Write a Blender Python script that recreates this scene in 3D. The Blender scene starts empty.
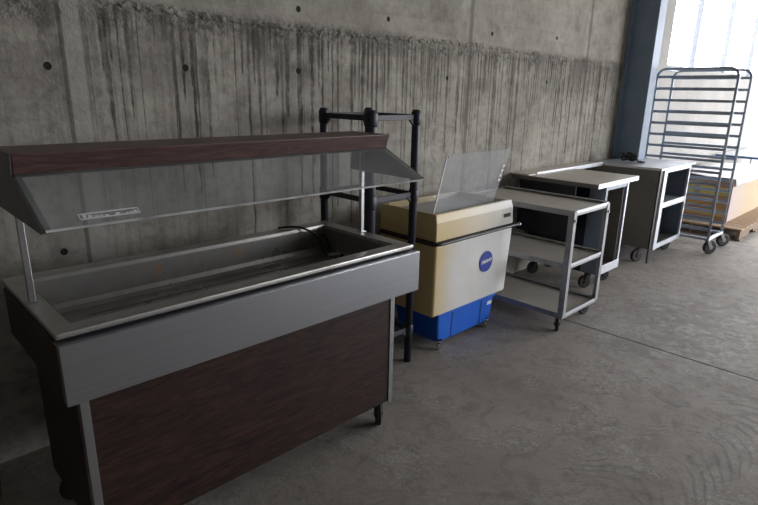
import bpy, bmesh, math, random
from mathutils import Vector, Matrix
random.seed(7)
SC = bpy.context.scene
COL = SC.collection

# ------------------------------------------------------------------ camera
Rv = Vector((0.7162303, -0.69760499, 0.01901112))
Uv = Vector((0.18031635, 0.21131002, 0.96064254))
Fv = Vector((0.67416627, 0.68461328, -0.27713622))
Rv.normalize(); Fv.normalize(); Uv = Rv.cross(Fv).normalized()
cam_d = bpy.data.cameras.new('camera'); cam = bpy.data.objects.new('camera', cam_d); COL.objects.link(cam)
M = Matrix.Identity(4)
for i in range(3):
    M[i][0] = Rv[i]; M[i][1] = Uv[i]; M[i][2] = -Fv[i]
M[0][3], M[1][3], M[2][3] = 0.0, 0.0, 1.5539
cam.matrix_world = M
cam_d.sensor_width = 36.0; cam_d.lens = 553.4 / 758 * 36.0
cam_d.clip_start = 0.05; cam_d.clip_end = 200
SC.camera = cam

# ------------------------------------------------------------------ materials
class NT:
    """small helper to wire shader nodes"""
    def __init__(s, name):
        s.m = bpy.data.materials.new(name); s.m.use_nodes = True
        s.n = s.m.node_tree.nodes; s.l = s.m.node_tree.links
        s.b = s.n['Principled BSDF']; s.out = s.n['Material Output']
    def node(s, t, **k):
        nd = s.n.new(t)
        for a, v in k.items():
            if a.startswith('i_'):
                nd.inputs[a[2:].replace('_', ' ')].default_value = v
            else: setattr(nd, a, v)
        return nd
    def put(s, a, b):
        if isinstance(a, (int, float)): b.default_value = a
        elif isinstance(a, tuple): b.default_value = a
        else: s.l.new(a, b)
    def math(s, op, a, b=0.0, c=0.0, clamp=False):
        nd = s.n.new('ShaderNodeMath'); nd.operation = op; nd.use_clamp = clamp
        s.put(a, nd.inputs[0]); s.put(b, nd.inputs[1]); s.put(c, nd.inputs[2])
        return nd.outputs[0]
    def pos(s):
        return s.n.new('ShaderNodeNewGeometry').outputs['Position']
    def obj(s):
        return s.n.new('ShaderNodeTexCoord').outputs['Object']
    def xyz(s, v):
        nd = s.n.new('ShaderNodeSeparateXYZ'); s.l.new(v, nd.inputs[0]); return nd.outputs
    def comb(s, x, y, z):
        nd = s.n.new('ShaderNodeCombineXYZ')
        for i, q in enumerate((x, y, z)): s.put(q, nd.inputs[i])
        return nd.outputs[0]
    def noise(s, vec, scale=5, detail=4, rough=.55, dist=0.0):
        nd = s.n.new('ShaderNodeTexNoise'); s.l.new(vec, nd.inputs['Vector'])
        nd.inputs['Scale'].default_value = scale; nd.inputs['Detail'].default_value = detail
        nd.inputs['Roughness'].default_value = rough; nd.inputs['Distortion'].default_value = dist
        return nd.outputs['Fac']
    def mapv(s, vec, scale=(1, 1, 1), loc=(0, 0, 0), rot=(0, 0, 0)):
        nd = s.n.new('ShaderNodeMapping'); s.l.new(vec, nd.inputs['Vector'])
        nd.inputs['Scale'].default_value = scale; nd.inputs['Location'].default_value = loc
        nd.inputs['Rotation'].default_value = rot
        return nd.outputs[0]
    def rng(s, v, a, b, c=0.0, d=1.0, smooth=False):
        nd = s.n.new('ShaderNodeMapRange'); nd.clamp = True
        if smooth: nd.interpolation_type = 'SMOOTHSTEP'
        s.put(v, nd.inputs['Value'])
        s.put(a, nd.inputs['From Min']); s.put(b, nd.inputs['From Max'])
        s.put(c, nd.inputs['To Min']); s.put(d, nd.inputs['To Max'])
        return nd.outputs['Result']
    def mix(s, f, a, b):
        nd = s.n.new('ShaderNodeMix'); nd.data_type = 'RGBA'
        s.put(f, nd.inputs[0]); s.put(a, nd.inputs[6]); s.put(b, nd.inputs[7])
        return nd.outputs[2]
    def bump(s, h, strength=.3, dist=.01):
        nd = s.n.new('ShaderNodeBump'); s.l.new(h, nd.inputs['Height'])
        nd.inputs['Strength'].default_value = strength; nd.inputs['Distance'].default_value = dist
        s.l.new(nd.outputs[0], s.b.inputs['Normal'])
    def set(s, **k):
        for a, v in k.items(): s.put(v, s.b.inputs[a.replace('_', ' ')])
        return s.m

def c3(r, g, b): return (r, g, b, 1.0)

def plain(name, col, rough=.6, metal=0.0, var=.12, scale=12, bump=0.0):
    t = NT(name); o = t.obj(); nz = t.noise(o, scale, 4)
    f = t.rng(nz, .3, .7)
    dk = tuple(c * (1 - var) for c in col[:3]) + (1,); lt = tuple(min(1, c * (1 + var)) for c in col[:3]) + (1,)
    t.set(Base_Color=t.mix(f, dk, lt), Roughness=rough, Metallic=metal)
    if bump: t.bump(t.noise(o, scale * 4, 3), bump, .004)
    return t.m

def steel(name, col=(.5, .51, .53), rough=.34, axis='x', dirt=.35, dirtcol=(.12, .11, .10), metal=.95, fine=260, rv=.22, bp=.06):
    t = NT(name); o = t.obj()
    sc = {'x': (1.5, fine, fine), 'y': (fine, 1.5, fine), 'z': (fine, fine, 1.5)}[axis]
    br = t.noise(t.mapv(o, sc), 1, 2)
    bl = t.noise(o, 5.5, 6, .65)
    d = t.math('MULTIPLY', t.rng(bl, .48, .72, smooth=True), dirt)
    base = t.mix(t.rng(br, .3, .7), tuple(c * .9 for c in col) + (1,), tuple(col) + (1,))
    t.set(Base_Color=t.mix(d, base, tuple(dirtcol) + (1,)), Metallic=metal)
    r = t.math('ADD', t.math('MULTIPLY', bl, rv), rough - rv*.45)
    t.set(Roughness=r)
    if bp: t.bump(br, bp, .001)
    return t.m

# --- old poured concrete wall with drip stains under the rough pour seam
def wall_mat():
    t = NT('stained_concrete'); p = t.pos(); x, y, z = t.xyz(p)
    n1 = t.noise(p, 2.2, 7, .62); n2 = t.noise(p, 14, 6, .65); n3 = t.noise(p, 60, 3, .6)
    base = t.mix(t.rng(n1, .3, .7), c3(.28, .26, .225), c3(.46, .435, .38))
    base = t.mix(t.math('MULTIPLY', t.rng(n2, .46, .72), .6), base, c3(.13, .125, .11))
    # upper lift is smoother and slightly darker
    zz = t.math('ADD', z, t.math('MULTIPLY', t.noise(t.comb(x, 0.0, 0.0), 3, 4), .06))
    up = t.rng(zz, 1.90, 1.93)
    base = t.mix(t.math('MULTIPLY', up, .4), base, c3(.29, .275, .245))
    # horizontal wavering smear lines (faint board joints)
    hz = t.noise(t.mapv(p, (1.2, 1.2, 26)), 1, 4, .6)
    base = t.mix(t.math('MULTIPLY', t.rng(hz, .56, .72), .22), base, c3(.12, .115, .105))
    # drips: narrow dark vertical runs starting at the seam, of varied length
    def drips(freq, seed, keep, lmin, lmax, wid):
        # one run per cell along x: each with its own offset, width, length and strength
        wob = t.math('MULTIPLY', t.math('SUBTRACT', t.noise(t.comb(t.math('MULTIPLY', x, 6.0), seed, t.math('MULTIPLY', z, 7.0)), 1, 3), .5), .35)
        u = t.math('ADD', t.math('MULTIPLY', x, freq), wob)
        cell = t.math('FLOOR', u)
        wn = t.node('ShaderNodeTexWhiteNoise', noise_dimensions='2D'); t.l.new(t.comb(cell, seed, 0.0), wn.inputs['Vector'])
        sp_ = t.n.new('ShaderNodeSeparateColor'); t.l.new(wn.outputs['Color'], sp_.inputs[0])
        r1, r2, r3 = sp_.outputs; r0 = wn.outputs['Value']
        fr_ = t.math('SUBTRACT', t.math('SUBTRACT', u, cell), t.math('ADD', .3, t.math('MULTIPLY', r1, .4)))
        ln = t.math('ADD', lmin, t.math('MULTIPLY', t.math('MULTIPLY', r2, r2), lmax - lmin))
        bot = t.math('SUBTRACT', 1.86, ln)
        w = t.math('MULTIPLY', t.math('ADD', .35, r3), wid)
        w = t.math('MULTIPLY', w, t.rng(z, bot, 1.8, .55, 1.25))
        w = t.math('MULTIPLY', w, t.rng(t.noise(t.comb(cell, seed, t.math('MULTIPLY', z, 14.0)), 1, 3), .25, .6, .35, 1.2))
        m_ = t.rng(t.math('ABSOLUTE', fr_), t.math('MULTIPLY', w, 1.35), t.math('MULTIPLY', w, .7))
        m_ = t.math('MULTIPLY', m_, t.rng(z, t.math('SUBTRACT', bot, .012), t.math('ADD', bot, .012)))
        m_ = t.math('MULTIPLY', m_, t.rng(r0, keep, keep + .3, 0.0, 1.0))
        return t.math('MULTIPLY', m_, t.rng(z, 1.90, 1.84))
    d1 = drips(13.0, 3.0, .15, .25, 1.45, .14)
    d2 = drips(29.0, 17.0, .15, .20, 1.25, .19)
    d4 = drips(53.0, 63.0, .45, .10, .95, .20)
    dm = t.math('MAXIMUM', d1, d2); dm = t.math('MAXIMUM', dm, t.math('MULTIPLY', d4, .8))
    sf = t.noise(t.comb(t.math('MULTIPLY', x, 30.0), 5.0, t.math('MULTIPLY', z, .8)), 1, 3)
    dm = t.math('MAXIMUM', dm, t.math('MULTIPLY', t.math('MULTIPLY', t.rng(sf, .5, .66), t.rng(z, 1.88, 1.84)), t.rng(x, 1.5, 3.0, .35, .10)))
    dm = t.math('MULTIPLY', dm, t.rng(t.noise(t.mapv(p, (9, 1, 4)), 1, 4, .7), .32, .55, .45, 1.0))
    dens = t.math('MULTIPLY', t.rng(t.noise(t.comb(x, 0.0, 5.0), 1.3, 2), .35, .6, .75, 1.0), t.rng(x, .80, .84, .2, 1.0))
    base = t.mix(t.math('MULTIPLY', t.math('MULTIPLY', dm, dens), .92), base, c3(.026, .022, .017))
    # light mineral streaks
    ls = t.noise(t.comb(t.math('MULTIPLY', x, 48.0), 77.0, t.math('MULTIPLY', z, .5)), 1, 2)
    base = t.mix(t.math('MULTIPLY', t.math('MULTIPLY', t.rng(ls, .56, .66), t.rng(z, 1.86, 1.8)), .15), base, c3(.52, .49, .43))
    bl_ = t.noise(p, 4.5, 7, .7)
    base = t.mix(t.math('MULTIPLY', t.rng(bl_, .52, .66), .45), base, c3(.50, .475, .42))
    base = t.mix(t.math('MULTIPLY', t.rng(bl_, .45, .33), .5), base, c3(.13, .12, .10))
    # honeycombed seam band
    band = t.math('MULTIPLY', t.rng(zz, 1.80, 1.86), t.rng(zz, 1.955, 1.91))
    hc = t.noise(p, 42, 4, .75)
    bmod = t.rng(t.noise(p, 4.5, 3), .38, .6, .15, .8)
    base = t.mix(t.math('MULTIPLY', t.math('MULTIPLY', band, bmod), t.rng(hc, .44, .58)), base, c3(.06, .055, .047))
    base = t.mix(t.math('MULTIPLY', band, t.rng(hc, .44, .36)), base, c3(.30, .29, .26))
    # damp dark zone at the top left of the drips
    wet = t.math('MULTIPLY', t.rng(t.noise(t.mapv(p, (1, 1, .7)), 3.6, 6, .75), .44, .58), t.math('MULTIPLY', t.rng(z, 1.50, 1.78), t.rng(z, 1.92, 1.86)))
    wet = t.math('MULTIPLY', wet, t.rng(x, 1.6, 3.0, 1.0, .45))
    base = t.mix(t.math('MULTIPLY', wet, .75), base, c3(.075, .068, .056))
    # formwork joints: pale vertical strip at x=.75, dark hairlines further on
    def vline(x0, w, soft=.006):
        a = t.math('ABSOLUTE', t.math('SUBTRACT', t.math('ADD', x, t.math('MULTIPLY', t.noise(t.comb(0.0, 0.0, z), 7, 3), .012)), x0))
        return t.rng(a, w + soft, w)
    base = t.mix(t.math('MULTIPLY', vline(.775, .030, .012), .6), base, c3(.42, .41, .38))
    base = t.mix(t.math('MULTIPLY', vline(.735, .006), .6), base, c3(.06, .058, .05))
    for x0 in (3.40, 5.2):
        base = t.mix(t.math('MULTIPLY', vline(x0, .012, .02), .55), base, c3(.08, .075, .068))
    # tie holes
    def hole(a, b, r=.013):
        dx = t.math('SUBTRACT', x, a); dz = t.math('SUBTRACT', z, b)
        d = t.math('SQRT', t.math('ADD', t.math('MULTIPLY', dx, dx), t.math('MULTIPLY', dz, dz)))
        return t.rng(d, r + .004, r - .001)
    hs = None
    for a, b in ((.665, 1.631), (1.237, 1.647), (1.879, 1.659), (1.888, 1.969), (2.56, 1.985), (.63, .875), (3.15, 1.66), (3.65, 1.99), (4.5, 1.67), (4.6, 2.03), (.1, 1.63)):
        h = hole(a, b); hs = h if hs is None else t.math('MAXIMUM', hs, h)
    base = t.mix(hs, base, c3(.015, .015, .014))
    t.set(Base_Color=base, Roughness=.93)
    hgt = t.math('ADD', t.math('MULTIPLY', n2, .5), t.math('MULTIPLY', n3, .25))
    hgt = t.math('ADD', hgt, t.math('MULTIPLY', t.math('MULTIPLY', t.math('MULTIPLY', band, bmod), hc), 2.4))
    hgt = t.math('SUBTRACT', hgt, t.math('MULTIPLY', hs, 2.0))
    t.bump(hgt, .7, .012)
    return t.m

def pale_wall_mat():
    t = NT('pale_concrete'); p = t.pos()
    n1 = t.noise(p, 1.7, 6); n2 = t.noise(p, 20, 5)
    b = t.mix(t.rng(n1, .3, .7), c3(.34, .335, .32), c3(.46, .45, .43))
    b = t.mix(t.math('MULTIPLY', t.rng(n2, .55, .8), .3), b, c3(.3, .29, .27))
    t.set(Base_Color=b, Roughness=.9); t.bump(n2, .3, .01)
    return t.m

def floor_mat():
    t = NT('dusty_concrete_floor'); p = t.pos(); x, y, z = t.xyz(p)
    n1 = t.noise(p, 1.1, 7, .6); n2 = t.noise(p, 7, 7, .7, 1.2); n3 = t.noise(p, 60, 3)
    b = t.mix(t.rng(n1, .3, .7), c3(.27, .245, .215), c3(.39, .36, .325))
    b = t.mix(t.math('MULTIPLY', t.rng(n2, .48, .68), .5), b, c3(.14, .128, .115))
    # curly scuff marks in the dust
    def curls(scale, dist, w, seed):
        wv = t.node('ShaderNodeTexWave', wave_type='RINGS', rings_direction='Z')
        t.l.new(t.mapv(p, (1, 1, 0), (seed, seed * .7, 0)), wv.inputs['Vector'])
        wv.inputs['Scale'].default_value = scale; wv.inputs['Distortion'].default_value = dist
        wv.inputs['Detail'].default_value = 5; wv.inputs['Detail Scale'].default_value = 2.6; wv.inputs['Detail Roughness'].default_value = .6
        return t.rng(wv.outputs['Fac'], 1 - w, 1.0)
    cm = t.math('MULTIPLY', curls(3.6, 24, .16, 2.0), t.rng(t.noise(p, 2.3, 3), .45, .62))
    b = t.mix(t.math('MULTIPLY', cm, .75), b, c3(.50, .48, .46))
    cd = t.math('MULTIPLY', curls(2.1, 26, .12, 6.0), t.rng(t.noise(p, 2.9, 3), .45, .6))
    b = t.mix(t.math('MULTIPLY', cd, .35), b, c3(.11, .105, .10))
    # pale powdery patch
    dx = t.math('SUBTRACT', x, 4.15); dy = t.math('SUBTRACT', y, .95)
    d = t.math('SQRT', t.math('ADD', t.math('MULTIPLY', dx, t.math('MULTIPLY', dx, .35)), t.math('MULTIPLY', dy, dy)))
    pw = t.math('MULTIPLY', t.rng(d, .9, .15, smooth=True), t.rng(t.noise(p, 6.5, 6, .75, 1.5), .48, .66))
    b = t.mix(t.math('MULTIPLY', pw, .75), b, c3(.56, .58, .62))
    # tyre tread print, running from the right towards the camera
    rx = t.math('ADD', t.math('MULTIPLY', x, .9756), t.math('MULTIPLY', y, -.2195))
    ry = t.math('ADD', t.math('MULTIPLY', x, .2195), t.math('MULTIPLY', y, .9756))
    off = t.math('ADD', t.math('SUBTRACT', ry, 1.10), t.math('MULTIPLY', t.math('SUBTRACT', t.noise(p, 3, 3), .5), .10))
    tb = t.rng(t.math('ABSOLUTE', off), .24, .19)
    chev = t.math('ADD', t.math('ADD', t.math('MULTIPLY', rx, 88.0), t.math('MULTIPLY', t.noise(p, 9, 3), 5.0)), t.math('MULTIPLY', t.math('MULTIPLY', off, off), 420.0))
    tr = t.rng(t.math('SINE', chev), .35, .75)
    tmask = t.math('MULTIPLY', t.math('MULTIPLY', tb, tr), t.rng(t.noise(p, 4, 4), .42, .6))
    tmask = t.math('MULTIPLY', tmask, t.rng(x, 1.6, 2.2))
    b = t.mix(t.math('MULTIPLY', tmask, .42), b, c3(.12, .115, .11))
    # saw cut
    dc = t.math('ABSOLUTE', t.math('SUBTRACT', x, 3.58))
    b = t.mix(t.math('MULTIPLY', t.rng(dc, .014, .006), .85), b, c3(.05, .045, .04))
    t.set(Base_Color=b, Roughness=t.rng(n2, .3, .7, .62, .88))
    h = t.math('ADD', t.math('MULTIPLY', n2, .4), t.math('MULTIPLY', n3, .3))
    h = t.math('SUBTRACT', h, t.math('MULTIPLY', t.rng(dc, .012, .004), 2.0))
    t.bump(h, .35, .008)
    return t.m

def wood_lam(name, a, b, axis='x', rough=.42):
    t = NT(name); o = t.obj()
    sc = {'x': (2.2, 20, 20), 'z': (20, 20, 2.2), 'y': (20, 2.2, 20)}[axis]
    g = t.noise(t.mapv(o, sc, rot=(0, .06, 0)), 2.6, 6, .7, 1.6)
    g2 = t.noise(t.mapv(o, tuple(k * 4 for k in sc)), 1.5, 3, .6)
    f = t.math('ADD', t.math('MULTIPLY', t.rng(g, .42, .60), .75), t.math('MULTIPLY', g2, .25))
    t.set(Base_Color=t.mix(f, a, b), Roughness=rough); t.bump(g, .1, .002)
    return t.m

def pan_mat():
    t = NT('well_steel'); o = t.pos(); x, y, z = t.xyz(o)
    bl = t.noise(o, 6, 6, .65)
    base = t.mix(t.rng(bl, .35, .7), c3(.36, .36, .355), c3(.25, .225, .195))
    sp = t.noise(o, 30, 4, .7)
    base = t.mix(t.math('MULTIPLY', t.rng(sp, .68, .72), .8), base, c3(.05, .035, .025))
    # two orange marks on the rear wall of the well
    for a, b in ((1.238, .84), (.87, .845)):
        dx = t.math('DIVIDE', t.math('SUBTRACT', x, a), .022); dz = t.math('DIVIDE', t.math('SUBTRACT', z, b), .035)
        d = t.math('SQRT', t.math('ADD', t.math('MULTIPLY', dx, dx), t.math('MULTIPLY', dz, dz)))
        d = t.math('MULTIPLY', t.rng(d, 1.3, .2), t.rng(t.noise(t.mapv(o, (90, 90, 18)), 1, 3), .42, .6))
        d = t.math('MULTIPLY', d, t.rng(y, 2.12, 2.15))
        base = t.mix(d, base, c3(.55, .27, .08))
    t.set(Base_Color=base, Metallic=.6, Roughness=t.rng(bl, .3, .7, .24, .4))
    return t.m

def glass_mat(name, tint=(.9, .92, .92), alpha=.22, rough=.04, smear=.12, spec=.5):
    """scratched clear plastic: mostly see-through, a little cloudy, glossy"""
    t = NT(name); n = t.n
    tr = n.new('ShaderNodeBsdfTransparent'); tr.inputs[0].default_value = tuple(tint) + (1,)
    o = t.obj(); nz = t.noise(o, 4, 5)
    t.set(Base_Color=(.62, .63, .64, 1), Roughness=rough)
    mx = n.new('ShaderNodeMixShader')
    fr = n.new('ShaderNodeLayerWeight'); fr.inputs[0].default_value = .2
    f = t.math('ADD', t.math('MULTIPLY', t.rng(nz, .3, .7), smear), alpha)
    f = t.math('ADD', f, t.math('MULTIPLY', fr.outputs[0], .12), clamp=True)
    t.b.inputs['Specular IOR Level'].default_value = spec
    t.l.new(f, mx.inputs[0]); t.l.new(tr.outputs[0], mx.inputs[1]); t.l.new(t.b.outputs[0], mx.inputs[2])
    t.l.new(mx.outputs[0], t.out.inputs['Surface'])
    return t.m

def window_glass():
    t = NT('window_glass'); n = t.n
    tr = n.new('ShaderNodeBsdfTransparent'); gl = n.new('ShaderNodeBsdfGlossy'); gl.inputs['Roughness'].default_value = .05
    mx = n.new('ShaderNodeMixShader'); mx.inputs[0].default_value = .05; t.l.new(tr.outputs[0], mx.inputs[1]); t.l.new(gl.outputs[0], mx.inputs[2])
    t.l.new(mx.outputs[0], t.out.inputs['Surface']); return t.m

M_wall = wall_mat(); M_pale = pale_wall_mat(); M_floor = floor_mat()
M_ceil = plain('ceiling_grey', c3(.22, .22, .22), .9)
M_roof = plain('roof_grey', c3(.30, .30, .30), .9)
M_col = plain('hazed_blue_grey_steel', c3(.30, .39, .51), .55, 0, .12, 4)  # blue-grey steel with the bluish lens haze mixed into the colour
M_steel = steel('brushed_steel'); M_steelz = steel('brushed_steel_upright', axis='z')
M_rim = steel('worn_rim_steel', (.55, .54, .52), .38, 'x', .5, (.17, .15, .13))
M_fascia = steel('fascia_steel', (.47, .49, .53), .30, 'x', .0, (.25, .25, .26), fine=180, rv=.05, bp=0)
M_dkplate = steel('dull_dark_steel', (.17, .17, .165), .5, 'x', .3, (.06, .06, .06), metal=.6)
M_pan = pan_mat()
M_wood = wood_lam('dark_woodgrain_laminate', c3(.006, .003, .0025), c3(.052, .023, .016))
M_woodtop = wood_lam('reddish_woodgrain_laminate', c3(.060, .030, .028), c3(.135, .075, .068))
M_endwood = plain('dark_brown_end_panel', c3(.030, .018, .014), .5, 0, .2, 8)
M_glass = glass_mat('scratched_sneeze_guard_plastic', alpha=.07, smear=.08)
M_acryl = glass_mat('cloudy_acrylic', (.93, .94, .95), .17, .6, .06, .12)
M_edge = plain('plastic_edge_highlight', c3(.55, .56, .57), .15, 0, .5, 7)
M_chrome = plain('chrome', c3(.75, .75, .77), .18, 1.0, .05)
M_rubber = plain('black_rubber', c3(.018, .018, .019), .6)
M_castm = plain('caster_zinc', c3(.38, .38, .40), .35, .9, .15)
M_castd = plain('dark_caster_metal', c3(.07, .07, .072), .4, .7, .2)
M_black = plain('black_plastic', c3(.012, .012, .013), .4)
M_navy = plain('navy_black_plastic', c3(.016, .019, .032), .5, 0, .2, 6)
M_navy_lit = plain('lit_navy_plastic', c3(.045, .048, .065), .5, 0, .2, 6)  # lighter copy of the navy plastic; light on the rails is in the colour
M_cream = plain('yellowed_cream_plastic', c3(.62, .50, .28), .5, 0, .10, 5)
M_creamf = plain('cream_white_plastic', c3(.64, .59, .46), .45, 0, .08, 4)
def chest_mat(name, x0, x1):
    t = NT(name); o = t.pos(); x, y, z = t.xyz(o); nz = t.noise(o, 5, 4)
    f = t.rng(t.math('ADD', x, t.math('MULTIPLY', nz, .12)), x0, x1, smooth=True)
    b = t.mix(f, c3(.68, .52, .23), c3(.74, .74, .72))
    b = t.mix(t.math('MULTIPLY', t.rng(t.noise(o, 3, 5), .5, .75), .25), b, c3(.5, .42, .30))
    t.set(Base_Color=b, Roughness=.42); return t.m
M_chest = chest_mat('yellowing_chest_plastic', 2.44, 2.72)
M_collar = chest_mat('yellowing_collar_plastic', 2.40, 3.35)
M_wfront = plain('cream_white_front', c3(.60, .60, .57), .4, 0, .05, 3)
M_grey = plain('grey_liner', c3(.46, .47, .48), .5, 0, .12, 5)
M_blue = plain('bright_blue_plastic', c3(.006, .12, .62), .42, 0, .12, 5)
M_dkblue = plain('deep_blue_groove', c3(.004, .05, .26), .5)
M_logo = plain('logo_blue', c3(.012, .045, .36), .4, 0, .03)
M_white = plain('white_print', c3(.85, .85, .86), .5, 0, .03)
M_ink = plain('dark_print', c3(.05, .05, .05), .6, 0, .03)
M_gprint = plain('grey_print', c3(.85, .85, .87), .5, 0, .1)
M_cartst = steel('cart_steel', (.40, .41, .42), .5, 'y', .5, (.16, .15, .13), metal=.55)
M_carttop = steel('cart_shelf_steel', (.60, .57, .52), .5, 'x', .22, (.35, .32, .28), metal=.35)
M_t2top = steel('table_top_steel', (.68, .64, .57), .5, 'y', .2, (.40, .37, .32), metal=.35)
M_white_st = steel('bright_steel_edge', (.74, .77, .82), .4, 'z', .15, (.4, .4, .4), metal=.7)
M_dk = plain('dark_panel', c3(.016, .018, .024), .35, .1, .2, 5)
M_beige = plain('beige_liner', c3(.29, .26, .21), .6, 0, .1, 4)
M_bluest = steel('bluish_steel', (.27, .31, .36), .4, 'z', .3, (.1, .12, .14), metal=.7)
M_leaf = steel('dull_leaf_steel', (.20, .195, .185), .45, 'z', .4, (.10, .095, .085), metal=.6)
M_rack = steel('rack_aluminium', (.44, .50, .58), .4, 'z', .2, (.15, .17, .2), metal=.5)
M_pallet = wood_lam('pallet_pine', c3(.24, .15, .08), c3(.50, .36, .22), 'y', .8)
M_palletd = wood_lam('weathered_stringer', c3(.16, .11, .07), c3(.30, .21, .14), 'x', .85)
M_plastw = plain('white_wrap', c3(.78, .77, .78), .45, 0, .06, 3)
M_fold = plain('folding_table_white', c3(.75, .78, .82), .5, 0, .05)
M_foldb = plain('folding_table_blue_edge', c3(.05, .13, .33), .4, 0, .1)
M_brown = plain('reddish_brown_plastic', c3(.055, .014, .008), .5, 0, .25, 6)

def carton_mat():
    t = NT('printed_cardboard'); o = t.pos(); x, y, z = t.xyz(o)
    n = t.noise(o, 9, 4)
    b = t.mix(t.rng(n, .3, .7), c3(.40, .23, .09), c3(.48, .29, .12))
    for z0, w, c in ((.585, .03, c3(.30, .21, .20)), (.50, .045, c3(.52, .45, .14)), (.40, .02, c3(.38, .26, .2)), (.23, .03, c3(.62, .45, .2))):
        a = t.rng(t.math('ABSOLUTE', t.math('SUBTRACT', z, z0)), w + .005, w)
        b = t.mix(t.math('MULTIPLY', a, .8), b, c)
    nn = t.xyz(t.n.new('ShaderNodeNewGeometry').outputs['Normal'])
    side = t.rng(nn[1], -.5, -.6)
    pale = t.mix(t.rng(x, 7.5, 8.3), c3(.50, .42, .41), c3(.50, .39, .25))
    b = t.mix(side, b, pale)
    t.set(Base_Color=b, Roughness=.85); return t.m
M_carton = carton_mat()

# ------------------------------------------------------------------ mesh helpers
class MB:
    def __init__(s): s.bm = bmesh.new()
    def box(s, x0, x1, y0, y1, z0, z1):
        v = [s.bm.verts.new(p) for p in ((x0,y0,z0),(x1,y0,z0),(x1,y1,z0),(x0,y1,z0),(x0,y0,z1),(x1,y0,z1),(x1,y1,z1),(x0,y1,z1))]
        for f in ((0,3,2,1),(4,5,6,7),(0,1,5,4),(1,2,6,5),(2,3,7,6),(3,0,4,7)): s.bm.faces.new([v[i] for i in f])
        return s
    def frustum(s, a, za, b, zb):
        """a, b = (x0,x1,y0,y1) at heights za, zb"""
        v = []
        for (x0, x1, y0, y1), z in ((a, za), (b, zb)):
            v += [s.bm.verts.new(p) for p in ((x0,y0,z),(x1,y0,z),(x1,y1,z),(x0,y1,z))]
        for f in ((0,3,2,1),(4,5,6,7),(0,1,5,4),(1,2,6,5),(2,3,7,6),(3,0,4,7)): s.bm.faces.new([v[i] for i in f])
        return s
    def prism(s, pts, axis, a, b):
        """polygon pts in the two other axes, extruded along axis from a to b"""
        def P(q, w):
            return {'x': (w, q[0], q[1]), 'y': (q[0], w, q[1]), 'z': (q[0], q[1], w)}[axis]
        A = [s.bm.verts.new(P(q, a)) for q in pts]; B = [s.bm.verts.new(P(q, b)) for q in pts]
        n = len(pts)
        s.bm.faces.new(A); s.bm.faces.new(B[::-1])
        for i in range(n): s.bm.faces.new([A[i], B[i], B[(i+1) % n], A[(i+1) % n]][::-1])
        return s
    def quadslab(s, P, th):
        """thick slab on four 3D corners"""
        P = [Vector(p) for p in P]; n = (P[1]-P[0]).cross(P[3]-P[0]).normalized() * th / 2
        a = [s.bm.verts.new(p - n) for p in P]; b = [s.bm.verts.new(p + n) for p in P]
        s.bm.faces.new(a[::-1]); s.bm.faces.new(b)
        for i in range(4): s.bm.faces.new([a[i], a[(i+1) % 4], b[(i+1) % 4], b[i]])
        return s
    def tube(s, pts, r, seg=12, closed=False):
        pts = [Vector(p) for p in pts]; n = len(pts); rings = []
        up = None
        for i, p in enumerate(pts):
            if closed: d = pts[(i+1) % n] - pts[i-1]
            else: d = pts[min(i+1, n-1)] - pts[max(i-1, 0)]
            d.normalize()
            if up is None: up = Vector((0,0,1)) if abs(d.z) < .9 else Vector((1,0,0))
            a = d.cross(up)
            if a.length < 1e-5: a = d.cross(Vector((0,1,0)))
            a.normalize(); bb = a.cross(d).normalized(); up = bb
            rr = r[i] if isinstance(r, (list, tuple)) else r
            rings.append([s.bm.verts.new(p + a*math.cos(2*math.pi*k/seg)*rr + bb*math.sin(2*math.pi*k/seg)*rr) for k in range(seg)])
        m = n if closed else n-1
        for i in range(m):
            A, B = rings[i], rings[(i+1) % n]
            for k in range(seg): s.bm.faces.new([A[k], A[(k+1) % seg], B[(k+1) % seg], B[k]])
        if not closed:
            s.bm.faces.new(rings[0][::-1]); s.bm.faces.new(rings[-1])
        return s
    def cyl(s, p, q, r, seg=20): return s.tube([p, q], r, seg)
    def ring_slab(s, o, i, z0, z1):
        """rectangular ring o,i=(x0,x1,y0,y1)"""
        def L(q, z): x0,x1,y0,y1 = q; return [s.bm.verts.new(p) for p in ((x0,y0,z),(x1,y0,z),(x1,y1,z),(x0,y1,z))]
        ot, it, ob, ib = L(o,z1), L(i,z1), L(o,z0), L(i,z0)
        for k in range(4):
            j = (k+1) % 4
            s.bm.faces.new([ot[k], ot[j], it[j], it[k]]); s.bm.faces.new([ob[j], ob[k], ib[k], ib[j]])
            s.bm.faces.new([ob[k], ob[j], ot[j], ot[k]]); s.bm.faces.new([it[k], it[j], ib[j], ib[k]])
        return s
    def rot(s, ang, c):
        bmesh.ops.rotate(s.bm, cent=c, matrix=Matrix.Rotation(ang, 3, 'Z'), verts=s.bm.verts); return s
    def shear_x(s, k, z0):
        for v in s.bm.verts: v.co.x += k * (v.co.z - z0)
        return s
    def build(s, name, mat, parent=None, bevel=0.0, smooth=False, seg=2):
        base = Vector((0,0,0))
        q = parent
        while q is not None: base += Vector(q.location); q = q.parent
        for v in s.bm.verts: v.co -= base
        bmesh.ops.recalc_face_normals(s.bm, faces=s.bm.faces)
        me = bpy.data.meshes.new(name); s.bm.to_mesh(me); s.bm.free()
        me.materials.append(mat)
        if smooth:
            for p in me.polygons: p.use_smooth = True
        o = bpy.data.objects.new(name, me); COL.objects.link(o); o.parent = parent
        if bevel:
            m = o.modifiers.new('bevel', 'BEVEL'); m.width = bevel; m.segments = seg; m.limit_method = 'ANGLE'; m.angle_limit = math.radians(40)
        return o

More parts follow.
